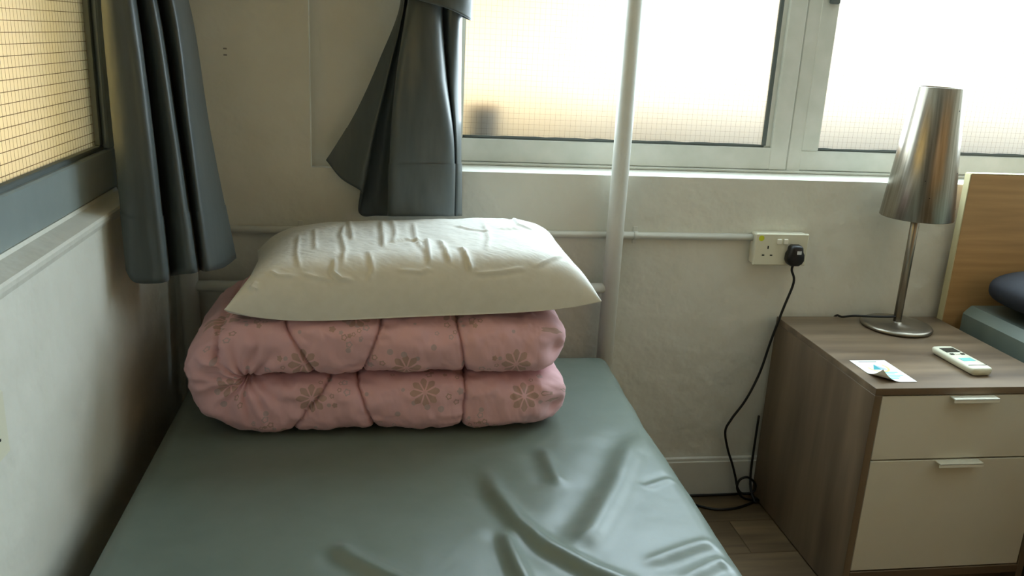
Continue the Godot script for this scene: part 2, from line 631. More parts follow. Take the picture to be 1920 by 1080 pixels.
func build_outside() -> void:
	var render := textured(noise_texture(0.01, 71, Color(0.90, 0.875, 0.81), Color(0.94, 0.915, 0.855)), Vector3.ONE * 0.3, 0.9)
	var white := mat(Color(0.93, 0.92, 0.88), 0.9)
	var pw := px(1150, 205, 2, -0.95).y
	var a := thing("parapet_wall", "cream rendered parapet wall outside the wide frosted window", "wall", Vector3(2.0, -1.0, -1.05))
	put(slab(Vector3(-3.2, 0, -0.1), Vector3(3.5, pw + 1.0, 0.1), 0.01), "wall_body", render, a)
	var b := thing("neighbour_building", "cream building with a bright white lower storey across from the wide window", "building", Vector3(2.0, -3.0, -6.0))
	var split := px(1150, 125, 2, -5.0).y + 3.0
	put(slab(Vector3(-7, 0, -1), Vector3(9, split, 1), 0.02), "lower_storey", white, b)
	put(slab(Vector3(-7, split, -1), Vector3(0.2, split + 2.2, 0.96), 0.02), "upper_storey", mat(Color(0.74, 0.66, 0.52), 0.9), b)
	var c := thing("side_building", "yellow cream rendered building outside the netted side window", "building", Vector3(-2.4, -3.0, 1.0))
	put(slab(Vector3(-1.2, 0, -3.5), Vector3(0, 8.5, 4.0), 0.02), "wall_body", textured(noise_texture(0.01, 73, Color(0.92, 0.85, 0.60), Color(0.95, 0.88, 0.64)), Vector3.ONE * 0.3, 0.9), c)
	var g := thing("courtyard_paving", "pale concrete courtyard paving below the room", "paving", Vector3(0, -3.2, 0))
	put(slab(Vector3(-12, -0.2, -12), Vector3(12, 0, 12)), "paving_slab", mat(Color(0.74, 0.71, 0.62), 0.9), g)
	var p := px(905, 222, 2, -0.30)
	var pot := thing("plant_pot", "dark grey pot behind the corner of the wide frosted window", "pot", Vector3(p.x, 0.908, p.z))
	put(lathe([Vector2(0, 0), Vector2(0.034, 0), Vector2(0.038, 0.01), Vector2(0.046, 0.14), Vector2(0.046, 0.145), Vector2(0.040, 0.145), Vector2(0.038, 0.13), Vector2(0, 0.13)], 24), "pot_body", mat(Color(0.34, 0.36, 0.35), 0.7), pot)
	var shelf := thing("outer_sill", "concrete outer sill below the wide frosted window", "sill", Vector3(2.0, 0.908, -0.30))
	put(slab(Vector3(-1.5, -0.06, -0.09), Vector3(1.5, 0, 0.08), 0.005), "sill_slab", mat(Color(0.66, 0.62, 0.54), 0.9), shelf)


# ==================================================================== the bunk bed
func build_bunk_bed() -> void:
	var t := thing("bunk_bed", "white painted tubular metal bunk bed frame against the side wall", "bed frame")
	var xs := [0.043, 1.074]
	var zs := [0.045, 2.21]
	for x in xs:
		for z in zs:
			put(tube([Vector3(x, 0, z), Vector3(x, 1.0, z), Vector3(x, 2.0, z)], 0.0215, 20), "post", M.white_gloss, t)
	for z in zs:
		for y in [0.625, 1.86] if z < 1.0 else [0.34, 1.86]:
			put(tube([Vector3(xs[0], y, z), Vector3(xs[1], y, z)], 0.0135, 14), "end_rail", M.white_gloss, t)
	for y in [0.20, 1.50]:
		for x in xs:
			put(slab(Vector3(x - 0.012, y, zs[0]), Vector3(x + 0.012, y + 0.06, zs[1]), 0.003), "side_rail", M.white_gloss, t)
		for z in zs:
			put(slab(Vector3(xs[0], y, z - 0.012), Vector3(xs[1], y + 0.06, z + 0.012), 0.003), "cross_rail", M.white_gloss, t)
		for k in 13:
			var z := lerpf(zs[0] + 0.1, zs[1] - 0.1, k / 12.0)
			put(slab(Vector3(xs[0] + 0.012, y + 0.04, z - 0.035), Vector3(xs[1] - 0.012, y + 0.058, z + 0.035), 0.003), "slat", M.wood_pale, t)


func sheet_height(x: float, z: float, ridges: Array) -> float:
	var h := 0.0
	for r in ridges:
		if not r[5].has_point(Vector2(x, z)):
			continue
		var d := to_line(Vector2(x, z), r[0])
		var fade: float = smoothstep(0.0, 0.22, d[1]) * (1.0 - smoothstep(0.75, 1.0, d[1]) * r[3])
		var w: float = r[2]
		# steep on one side, a shallow trough beside it
		h += r[1] * fade * (exp(-pow(d[0] / w, 2.0)) - 0.45 * exp(-pow((d[0] - r[4] * w * 1.8) / (w * 1.3), 2.0)))
	return h


func build_mattress() -> void:
	var lo := Vector3(0.068, 0.26, 0.075)
	var hi := Vector3(1.058, BED_TOP, 2.18)
	var lines := []
	# pixel tracks of the creases, height, width, fade at the end, side of the trough
	for r in [[[[905, 865], [930, 925], [975, 980], [1035, 1028], [1110, 1068], [1180, 1095]], 0.011, 0.017, 0.3, 1.0],
			[[[945, 985], [958, 1030], [972, 1065], [990, 1100]], 0.011, 0.014, 0.0, 1.0],
			[[[1222, 800], [1180, 850], [1160, 905], [1128, 965], [1105, 1005], [1100, 1040]], 0.011, 0.025, 1.0, 1.0],
			[[[1345, 1012], [1300, 1026], [1245, 1045], [1200, 1065]], 0.006, 0.012, 1.0, -1.0],
			[[[1385, 1045], [1340, 1058], [1290, 1085]], 0.006, 0.012, 0.3, -1.0],
			[[[1270, 895], [1235, 905], [1205, 915]], 0.004, 0.008, 1.0, 1.0],
			[[[620, 1015], [660, 1045], [720, 1075], [790, 1105]], 0.008, 0.016, 0.2, 1.0],
			[[[1015, 835], [1035, 880], [1052, 915]], 0.006, 0.016, 1.0, 1.0]]:
		var line := []
		for q in r[0]:
			var p := px(q[0], q[1], 1, BED_TOP)
			line.append(Vector2(p.x, p.z))
		var around := Rect2(line[0], Vector2.ZERO)
		for q in line:
			around = around.expand(q)
		lines.append([line, r[1], r[2], r[3], r[4], around.grow(0.07)])
	var n := FastNoiseLite.new()
	n.seed = 4
	n.frequency = 4.0
	# one sheet wrapped over top and sides: across u, along v
	var rad := 0.035
	var us := []
	for k in 3:
		us.append(Vector2(0, lerpf(lo.y, hi.y - rad, k / 3.0)))
	for k in 7:
		var a := PI / 2 * k / 6.0
		us.append(Vector2(rad - rad * cos(a), hi.y - rad + rad * sin(a)))
	var full := hi.x - lo.x
	var us2 := us.duplicate()
	for k in range(1, 230):
		us2.append(Vector2(rad + (full - 2 * rad) * k / 230.0, hi.y))
	for k in range(us.size() - 1, -1, -1):
		us2.append(Vector2(full - us[k].x, us[k].y))
	var vs := []
	for k in 7:
		var a := PI / 2 * k / 6.0
		vs.append(Vector2(lo.z + rad - rad * cos(a), rad * (1 - sin(a))))
	for k in range(1, 320):
		vs.append(Vector2(lerpf(lo.z + rad, hi.z - rad, k / 320.0), 0))
	for k in range(6, -1, -1):
		vs.append(Vector2(hi.z - (vs[k].x - lo.z), vs[k].y))
	vs.push_front(Vector2(lo.z, hi.y - lo.y))
	vs.push_back(Vector2(hi.z, hi.y - lo.y))
	var st := start()
	grid(st, us2.size(), vs.size(), func(i: int, j: int):
		var u: Vector2 = us2[i]
		var v: Vector2 = vs[j]
		var y: float = maxf(lo.y, u.y - v.y)
		var x: float = lo.x + u.x
		if u.y > hi.y - 1e-4 and v.y < 1e-4:
			y += sheet_height(x, v.x, lines) + 0.0018 * n.get_noise_2d(x, v.x)
		elif u.x > full * 0.5:
			x += 0.004 * n.get_noise_2d(v.x * 1.5, y * 2.0) + 0.014 * (1.0 - smoothstep(0.05, 0.5, v.x))
		return [Vector3(x, y, v.x), Vector2(x, v.x), 0.0], false, true)
	var t := thing("bed_mattress", "mattress in a creased grey green satin sheet on the bunk bed", "mattress")
	put(done(st), "fitted_sheet", M.sheet, t)
	put(slab(lo + Vector3(0.006, 0, 0.006), hi - Vector3(0.006, 0.03, 0.006), 0.02), "mattress_core", M.pillow, t)
	var u := thing("added_upper_mattress", "unseen grey green mattress added on the upper berth of the bunk bed for shade", "mattress", Vector3(0, 1.562, 0))  # out of view, added to keep ceiling bounce off the lower bed
	put(slab(Vector3(lo.x, 0, lo.z), Vector3(hi.x, 0.16, hi.z), 0.03), "fitted_sheet", M.sheet, u)


# ==================================================================== quilt and pillow
func build_quilt() -> void:
	var r := 0.0595
	var cx := 0.240
	var y_low := BED_TOP + r
	var y_mid := BED_TOP + 2 * r
	# centre line of the folded slab: along the bottom, round the fold, back along the top
	var path := []
	var n_run := 200
	var n_turn := 64
	for k in n_run:
		path.append([Vector2(lerpf(0.815, cx, k / float(n_run)), y_low), Vector2(0, -1)])
	for k in n_turn:
		var a := -PI / 2 - PI * k / float(n_turn)
		path.append([Vector2(cx, y_mid) + Vector2(cos(a), sin(a)) * r, Vector2(cos(a), sin(a))])
	for k in n_run + 1:
		path.append([Vector2(lerpf(cx, 0.805, k / float(n_run)), y_mid + r), Vector2(0, 1)])
	var z0 := 0.10
	var z1 := 0.525
	var n := FastNoiseLite.new()
	n.seed = 8
	n.frequency = 5.0
	n.fractal_octaves = 3
	var seams := []
	for s in [[[530, 603], [600, 712]], [[717, 597], [678, 705]], [[858, 590], [873, 708]], [[408, 625], [410, 690]]]:
		seams.append([px(s[0][0], s[0][1], 2, 0.5).x, px(s[1][0], s[1][1], 2, 0.5).x, 1])
	for s in [[[622, 716], [543, 815]], [[668, 712], [706, 812]], [[872, 708], [864, 812]]]:
		seams.append([px(s[0][0], s[0][1], 2, 0.5).x, px(s[1][0], s[1][1], 2, 0.5).x, 0])
	var ring := []
	var n_ring := 96
	var half := (z1 - z0) / 2
	# section: a slab with full, rounded long edges, as (out, z)
	for k in n_ring:
		var a := TAU * k / n_ring
		var c := cos(a)
		var s := sin(a)
		var zz := signf(s) * pow(absf(s), 0.36)
		var oo := signf(c) * pow(absf(c), 0.62)
		ring.append(Vector2(oo * r, zz * half))
	var arc := [0.0]
	for k in n_ring:
		arc.append(arc[k] + ring[k].distance_to(ring[(k + 1) % n_ring]))
	var rows := []
	for k in path.size():
		rows.append([path[k], 1.0, 0.0])
	# rounded, slightly gathered ends
	for k in range(1, 9):
		var a := PI / 2 * k / 8.0
		rows.push_front([path[0], cos(a), sin(a) * 0.058])
		rows.push_back([path[path.size() - 1], cos(a), sin(a) * 0.060])
	var st := start()
	grid(st, n_ring, rows.size(), func(i: int, j: int):
		var row: Array = rows[j]
		var q: Vector2 = ring[i]
		var k: float = row[1]
		var shrink: float = lerpf(1.0, k, 0.9) if k < 1.0 else 1.0
		var out := q.x * (shrink if k > 0.0 else 0.02)
		var zz := q.y * (lerpf(1.0, k, 0.24) if k > 0.0 else 0.02)
		var o: Vector2 = row[0][1]
		var p := Vector3(row[0][0].x + o.x * out + row[2], row[0][0].y + o.y * out, (z0 + z1) / 2 + zz)
		var upper := 1 if j > rows.size() / 2 else 0
		var sunk := 0.0
		for s in seams:
			if s[2] != upper:
				continue
			var f := clampf((y_mid + 2 * r * s[2] - p.y) / (2 * r), 0.0, 1.0)
			var d: float = absf(p.x - lerpf(s[0], s[1], f) + 0.002 * n.get_noise_1d(p.y * 90.0))
			sunk += 0.012 * exp(-pow(d / 0.0032, 2.0)) + 0.006 * exp(-pow(d / 0.022, 2.0)) + 0.0045 * exp(-pow(d / 0.03, 2.0)) * n.get_noise_2d(p.x * 2.0, (p.y + p.z) * 11.0 + s[0] * 50.0)
		# creases raying out from the inside of the fold
		var away := Vector2(p.x - cx, p.y - y_mid)
		if p.x < cx + 0.10 and p.z > 0.4:
			var fan := exp(-pow((away.length() - 0.05) / 0.05, 2.0))
			sunk += 0.0045 * fan * sin(away.angle() * 11.0 + 3.0 * n.get_noise_2d(p.x * 2, p.y * 2))
		var puff := 0.004 + 0.010 * n.get_noise_3d(p.x * 1.5, p.y * 2.2 + upper * 3.0, p.z * 1.5) + 0.004 * n.get_noise_3d(p.x * 6, p.y * 6, p.z * 6)
		# hollows where the ends are tucked in
		for h in [Vector3(0.842, 0.632, 0.508), Vector3(0.848, 0.502, 0.512)]:
			sunk += 0.030 * exp(-(p - h).length_squared() / (0.026 * 0.026))
		var dir := Vector3(o.x * signf(out) * pow(absf(q.x) / r, 1.5), o.y * signf(out) * pow(absf(q.x) / r, 1.5), zz / half)
		if k < 1.0:
			dir.x += 1.0 - k
		dir = dir.normalized()
		p += dir * (puff - sunk)
		p.y = maxf(p.y, BED_TOP + 0.002)
		# flattened by the pillow that lies on it
		if p.x > 0.21 and p.z < 0.53:
			p.y = minf(p.y, 0.6995 + 0.012 * (p.x - 0.565) / 0.352)
		# the two layers press on each other without crossing
		if p.x > cx:
			p.y = maxf(p.y, y_mid + 0.0008) if upper else minf(p.y, y_mid - 0.0008)
		return [p, Vector2(j * 0.0029 / 0.42, arc[i] / 0.42), arc[n_ring] / 0.42], true, true)
	var t := thing("folded_quilt", "pink quilt with tan flower print folded in two on the bunk bed", "quilt")
	put(done(st), "quilt_cover", M.quilt, t)


func build_pillow() -> void:
	var c := Vector3(0.565, 0.0, 0.305)
	var half := Vector2(0.352, 0.218)
	var y0 := 0.7045
	var tall := 0.116
	var ridges := []
	# wrinkles traced on the top (y 0.815) and the front (z 0.52), kept as (x, z - y)
	for s in [[[[590, 425], [592, 470]], 0.003], [[[655, 412], [662, 455]], 0.0045], [[[716, 415], [720, 470]], 0.006],
			[[[775, 420], [780, 455], [800, 480]], 0.004], [[[800, 450], [805, 490]], 0.007], [[[822, 455], [845, 488]], 0.006], [[[862, 470], [885, 512]], 0.0065],
			[[[885, 512], [940, 508], [990, 498]], 0.0035], [[[725, 460], [760, 455], [800, 458]], 0.005], [[[630, 478], [625, 505], [640, 522], [665, 525]], 0.005],
			[[[480, 520], [470, 540], [485, 548]], 0.006], [[[560, 505], [600, 520], [625, 527]], 0.003], [[[740, 500], [790, 505], [810, 495]], 0.003], [[[1000, 500], [1060, 480]], 0.003], [[[930, 440], [980, 438]], 0.004], [[[650, 415], [640, 440], [648, 470], [640, 500]], 0.004], [[[735, 412], [742, 440], [738, 462]], 0.004], [[[560, 430], [556, 470], [562, 500]], 0.003], [[[690, 470], [700, 500], [690, 530]], 0.003], [[[905, 425], [915, 455], [910, 480]], 0.003], [[[850, 430], [880, 440], [925, 445]], 0.0035], [[[500, 490], [520, 510], [560, 515]], 0.003], [[[955, 405], [970, 430], [1005, 440]], 0.004]]:
		var line := []
		for q in s[0]:
			var p := px(q[0], q[1], 1, 0.812)
			if p.z > 0.49:
				p = px(q[0], q[1], 2, 0.505)
			line.append(Vector2(p.x, p.z - p.y))
		ridges.append([line, s[1]])
	var n := FastNoiseLite.new()
	n.seed = 15
	n.frequency = 6.0
	var st := start()
	var nu := 260
	var nv := 170
	# a slab of foam in a loose case: two sheets that meet in a seam with pointed corners
	var first := 0
	for upper in [true, false]:
		first = grid(st, nu + 1, nv + 1, func(i: int, j: int):
			var u := sin((i / float(nu) - 0.5) * PI)
			var v := sin((j / float(nv) - 0.5) * PI)
			var corner := pow(absf(u * v), 5.0)
			var fat := pow(maxf(0.0, (1.0 - pow(absf(u), 7.0)) * (1.0 - pow(absf(v), 9.0))), 0.55)
			var p := Vector3(c.x + half.x * u * (0.985 + 0.03 * corner), y0, c.z + half.y * v * (0.985 + 0.03 * corner))
			p.z -= 0.010 * (1.0 - absf(u)) * v * absf(v) * (1.0 - fat)
			p.y += 0.016 * u + 0.034 * corner * (1.0 if u < 0.0 else 0.6)
			if not upper:
				p.y -= 0.004 * fat
				p.y = maxf(p.y, 0.7005 + 0.012 * u)
				return p
			p.y += tall * fat * (1.0 - 0.05 * u * u * u * u)
			p.y += 0.0025 * n.get_noise_2d(p.x * 1.6, p.z * 1.6) * fat
			var t := p.z - p.y
			# fine creases run from the back over the front edge
			p.y += 0.0007 * n.get_noise_2d(p.x * 16.0 + 0.6 * n.get_noise_1d(t * 8.0), t * 2.5) * fat
			var raise := 0.0
			for r in ridges:
				if absf(p.x - r[0][0].x) < 0.16:
					var d := to_line(Vector2(p.x, t), r[0])
					var fade: float = smoothstep(0.0, 0.2, d[1]) * (1.0 - smoothstep(0.8, 1.0, d[1]))
					raise += fade * 1.35 * (r[1] * exp(-absf(d[0]) / 0.0038) - 0.4 * r[1] * exp(-pow((d[0] - 0.009) / 0.006, 2.0)))
			p += Vector3(0, 0.8, 0.6 * smoothstep(0.3, 0.9, v)) * raise * minf(1.0, fat * 1.5)
			return p, false, not upper, first)
	var t := thing("pillow", "white cotton pillow with creased cover lying on the folded pink quilt", "pillow")
	put(done(st), "pillow_case", M.pillow, t)


# ==================================================================== curtains
func cloth(rows: Array, per_u: int, per_v: int, thick: float, from := 0.0) -> ArrayMesh:
	# rows of control points from top to hem, smoothed both ways; the cloth has two faces
	var nu: int = (rows[0].size() - 1) * per_u + 1
	var skip := int(from * per_v)
	var nv: int = (rows.size() - 1) * per_v + 1 - skip
	var ripple := FastNoiseLite.new()
	ripple.seed = 6
	ripple.frequency = 9.0
	var pts := []
	for j in range(skip, skip + nv):
		var col := []
		for i in rows[0].size():
			var v := []
			for r in rows:
				v.append(r[i])
			col.append(spline(v, float(j) / per_v))
		for i in nu:
			var q: Vector3 = spline(col, float(i) / per_u)
			q.z += 0.0022 * ripple.get_noise_3d(q.x * 2.0, q.y, q.z * 2.0)
			pts.append(q)
	var st := start()
	var normal := func(i: int, j: int) -> Vector3:
		var du: Vector3 = pts[j * nu + mini(i + 1, nu - 1)] - pts[j * nu + maxi(i - 1, 0)]
		var dv: Vector3 = pts[mini(j + 1, nv - 1) * nu + i] - pts[maxi(j - 1, 0) * nu + i]
		return du.cross(dv).normalized()
	var first := grid(st, nu, nv, func(i: int, j: int): return pts[j * nu + i] + normal.call(i, j) * thick / 2, false, false)
	first = grid(st, nu, nv, func(i: int, j: int): return pts[j * nu + i] - normal.call(i, j) * thick / 2, false, true, first)
	# hem and side edges
	grid(st, nu, 2, func(i: int, j: int): return pts[(nv - 1) * nu + i] + normal.call(i, nv - 1) * thick * (0.5 - j), false, false, first)
	return done(st)


func build_curtains() -> void:
	var n := FastNoiseLite.new()
	n.seed = 3
	# --- tied curtain beside the wide window: columns as [x at the tie, x and y further down, depth]
	var cols := [
		[[752, 0.035], [712, 112, 0.03], [665, 215, 0.025], [612, 300, 0.02]],
		[[755, 0.045], [718, 125, 0.04], [678, 235, 0.04], [640, 334, 0.035]],
		[[758, 0.05], [728, 135, 0.055], [698, 255, 0.065], [676, 357, 0.07]],
		[[758, 0.05], [729, 137, 0.045], [698, 262, 0.05], [677, 366, 0.05]],
		[[758, 0.04], [728, 138, 0.03], [694, 270, 0.025], [676, 402, 0.02]],
		[[762, 0.035], [742, 140, 0.025], [722, 270, 0.018], [708, 404, 0.015]],
		[[766, 0.05], [748, 140, 0.045], [738, 270, 0.05], [734, 405, 0.05]],
		[[768, 0.095], [745, 140, 0.12], [734, 270, 0.13], [730, 405, 0.125]],
		[[782, 0.115], [770, 140, 0.135], [768, 270, 0.142], [765, 405, 0.135]],
		[[806, 0.12], [800, 140, 0.14], [810, 270, 0.136], [805, 405, 0.14]],
		[[824, 0.105], [830, 140, 0.125], [846, 270, 0.12], [845, 405, 0.118]],
		[[830, 0.06], [838, 140, 0.06], [851, 270, 0.07], [850, 405, 0.07]],
		[[842, 0.09], [845, 140, 0.085], [855, 270, 0.092], [855, 405, 0.09]],
		[[862, 0.09], [858, 140, 0.07], [861, 270, 0.07], [861, 405, 0.065]],
		[[868, 0.05], [864, 140, 0.03], [864, 270, 0.03], [864, 405, 0.03]]]
	var rows := [[], [], [], [], [], [], [], []]
	for k in cols.size():
		var c: Array = cols[k]
		var tie := px(c[0][0], 25, 2, c[0][1])
		var f := k / float(cols.size() - 1)
		var wave := 0.017 + 0.008 * cos(k * PI)
		rows[0].append(Vector3(lerpf(0.36, 0.86, f), 2.24, wave))
		rows[1].append(Vector3(lerpf(0.40, 0.80, f), 1.85, wave))
		rows[2].append(Vector3(lerpf(0.46, 0.75, f), 1.49, wave))
		rows[3].append(Vector3(lerpf(tie.x, lerpf(0.47, 0.74, f), 0.5), 1.40, lerpf(tie.z, wave, 0.5)))
		rows[4].append(tie + Vector3(0, 0.03, 0))
		for j in 3:
			rows[5 + j].append(px(c[1 + j][0], c[1 + j][1], 2, c[1 + j][2]))
	# a row just above the hem keeps the turned-up band straight
	var t := thing("tied_curtain", "grey blue curtain gathered by a tieback beside the wide window", "curtain")
	put(cloth(rows, 9, 12, 0.003), "curtain_cloth", M.curtain, t)
	put(cloth(rows, 9, 12, 0.0065, 6.25), "hem_band", M.curtain, t)
	var band := []
	for j in 6:
		var row := []
		for i in 25:
			var a := TAU * i / 24.0
			var side := cos(a)
			var lean := -0.016 * side - 0.012 * maxf(0.0, side) ** 2
			row.append(Vector3(0.608 + 0.082 * side, 1.288 + lean + 0.075 * (1 - j / 5.0), 0.078 + (0.058 + 0.003 * sin(j * 1.3)) * sin(a)))
		band.append(row)
	put(cloth(band, 3, 3, 0.004), "tieback", M.curtain, t)
	rod(Vector3(0.22, 2.27, 0.03), Vector3(3.5, 2.27, 0.03), "white curtain rod above the wide frosted window")

	# --- curtain at the corner end of the side window
	var low := [[238, 505, 0.475], [252, 528, 0.48], [285, 531, 0.475], [312, 527, 0.465], [318, 515, 0.37], [324, 517, 0.39], [340, 514, 0.425], [366, 511, 0.42], [374, 505, 0.31], [378, 506, 0.34], [383, 508, 0.385], [391, 508, 0.40], [418, 501, 0.335], [441, 484, 0.265]]
	var mid := [[213, 250, 0.475], [232, 250, 0.485], [258, 250, 0.48], [283, 250, 0.465], [288, 250, 0.37], [294, 250, 0.39], [310, 250, 0.42], [329, 250, 0.415], [336, 250, 0.31], [341, 250, 0.34], [348, 250, 0.38], [358, 250, 0.39], [378, 250, 0.325], [394, 250, 0.26]]
	var high := [[191, 0, 0.47], [205, 0, 0.48], [228, 0, 0.475], [250, 0, 0.46], [256, 0, 0.38], [262, 0, 0.4], [276, 0, 0.42], [290, 0, 0.41], [296, 0, 0.32], [300, 0, 0.345], [310, 0, 0.375], [324, 0, 0.38], [340, 0, 0.32], [352, 0, 0.255]]
	var r2 := [[], [], [], [], [], [], []]
	for k in low.size():
		var f := k / float(low.size() - 1)
		var wave := 0.017 + 0.008 * cos(k * PI)
		var h := px(high[k][0], high[k][1], 2, high[k][2])
		r2[0].append(Vector3(wave, 2.24, lerpf(0.66, 0.16, f)))
		r2[1].append(Vector3(wave, 1.85, lerpf(0.58, 0.18, f)))
		r2[2].append(Vector3(wave, 1.49, lerpf(0.52, 0.22, f)))
		r2[3].append(Vector3(lerpf(h.x, wave, 0.45), 1.40, lerpf(h.z, 0.36, 0.4)))
		r2[4].append(h)
		r2[5].append(px(mid[k][0], mid[k][1], 2, mid[k][2]))
		r2[6].append(px(low[k][0], low[k][1], 2, low[k][2]))
	for r in r2:
		for k in r.size():
			r[k].x = maxf(r[k].x, 0.006)
	var t2 := thing("side_curtain", "grey blue pleated curtain hanging at the corner beside the netted side window", "curtain")
	put(cloth(r2, 9, 12, 0.003), "curtain_cloth", M.curtain, t2)
	put(cloth(r2, 9, 12, 0.006, 5.5), "hem_band", M.curtain, t2)
	rod(Vector3(0.03, 2.27, 0.1), Vector3(0.03, 2.27, 2.2), "white curtain rod above the netted side window")


func rod(a: Vector3, b: Vector3, label: String) -> void:
	var t := thing("curtain_rod", label, "curtain rod")
	put(tube([a, b], 0.011, 12), "bar", M.white_gloss, t)
	for p in [a.lerp(b, 0.03), a.lerp(b, 0.97)]:
		var wall := Vector3(p.x, p.y, 0.0) if absf(a.x - b.x) > 0.5 else Vector3(0.0, p.y, p.z)
		put(tube([wall, p], 0.007, 8), "bracket", M.white_gloss, t)


# ==================================================================== furniture
func build_cabinet() -> void:
	var x0 := 1.552
	var x1 := 2.018
	var z0 := 0.016
	var z1 := 0.509
	var top := 0.540
	var t := thing("bedside_cabinet", "grey brown wood bedside cabinet with two cream drawers between the beds", "cabinet", Vector3(x0, 0, z0))
	var w := x1 - x0
	var d := z1 - z0
	put(slab(Vector3(0, 0.004, 0), Vector3(0.017, top - 0.0168, d), 0.0008), "side_panel", M.wood_upright, t)
	put(slab(Vector3(w - 0.017, 0.004, 0), Vector3(w, top - 0.0168, d), 0.0008), "side_panel", M.wood_upright, t)
	put(slab(Vector3(0, top - 0.0165, 0), Vector3(w, top, d), 0.0008), "top_panel", M.wood_flat, t)
	put(slab(Vector3(0.0172, 0.060, 0), Vector3(w - 0.0172, 0.080, d), 0.0008), "bottom_panel", M.wood_flat, t)
	put(slab(Vector3(0.0172, 0.080, 0.004), Vector3(w - 0.0172, top - 0.0168, 0.010)), "rear_panel", M.board, t)
	put(slab(Vector3(0.0172, 0.0, d - 0.06), Vector3(w - 0.0172, 0.0595, d - 0.045)), "plinth", M.wood_flat, t)
	for k in 2:
		var lo: float = [0.3675, 0.083][k]
		var hi: float = [top - 0.0195, 0.3635][k]
		var front := put(slab(Vector3(0.0190, lo, d - 0.019), Vector3(w - 0.0190, hi, d - 0.002), 0.001), "drawer", M.drawer, t)
		put(slab(Vector3(0.03, lo + 0.02, 0.03), Vector3(w - 0.03, hi - 0.03, d - 0.0192)), "drawer_box", M.board, front)
		var hx: float = [0.180, 0.176][k]
		var st := start()
		box(st, Vector3(hx, hi - 0.0035, d - 0.004), Vector3(hx + 0.108, hi - 0.0005, d + 0.018), 0.0008)
		box(st, Vector3(hx, hi - 0.0105, d + 0.0145), Vector3(hx + 0.108, hi - 0.0006, d + 0.018), 0.0008)
		put(done(st, false), "handle", M.switch, front)


func rounded_block(lo: Vector3, hi: Vector3, e1: float, e2: float, nu := 64, nv := 32) -> ArrayMesh:
	# a cushion-like block: a superellipsoid filling the box
	var c := (lo + hi) / 2
	var h := (hi - lo) / 2
	var st := start()
	grid(st, nu, nv + 1, func(i: int, j: int):
		var th := TAU * i / nu
		var ph := PI * (float(j) / nv - 0.5)
		var k := pow(cos(ph), e1) if j > 0 and j < nv else 0.0
		return c + h * Vector3(signf(cos(th)) * pow(absf(cos(th)), e2) * k, signf(sin(ph)) * pow(absf(sin(ph)), e1), signf(sin(th)) * pow(absf(sin(th)), e2) * k), true, true)
	return done(st)


func build_second_bed() -> void:
	var x0 := 2.020
	var t := thing("single_bed", "single bed with a pale wood headboard beside the bedside cabinet", "bed", Vector3(x0, 0, 0))
	put(slab(Vector3(0.003, 0.02, 0.024), Vector3(0.98, 0.943, 0.046), 0.001), "headboard", M.wood_pale, t)
	put(slab(Vector3(0.0, 0.02, 0.0238), Vector3(0.0028, 0.9432, 0.0462), 0.0006), "edge_band", M.wood_edge, t)
	put(slab(Vector3(0.003, 0.9433, 0.0238), Vector3(0.98, 0.9455, 0.0462), 0.0006), "edge_band", M.wood_edge, t)
	put(slab(Vector3(0.045, 0.10, 0.048), Vector3(0.98, 0.38, 1.98), 0.004), "bed_base", M.wood_pale, t)
	for x in [0.09, 0.93]:
		for z in [0.12, 1.9]:
			put(slab(Vector3(x - 0.03, 0, z - 0.03), Vector3(x + 0.03, 0.1, z + 0.03), 0.003), "leg", M.wood_pale, t)
	var m := thing("single_mattress", "mattress in a smooth grey green sheet on the wood headboard bed", "mattress", Vector3(x0 + 0.04, 0.382, 0.05))
	put(slab(Vector3(0.0, 0, 0.0), Vector3(0.94, 0.208, 1.92), 0.022), "fitted_sheet", M.sheet, m)
	var p := thing("dark_cushion", "black fabric pillow lying against the pale wood headboard", "pillow")
	var c := rounded_block(Vector3(2.070, 0.596, 0.058), Vector3(2.70, 0.712, 0.36), 0.75, 0.55)
	put(c, "pillow_case", M.black_cloth, p)


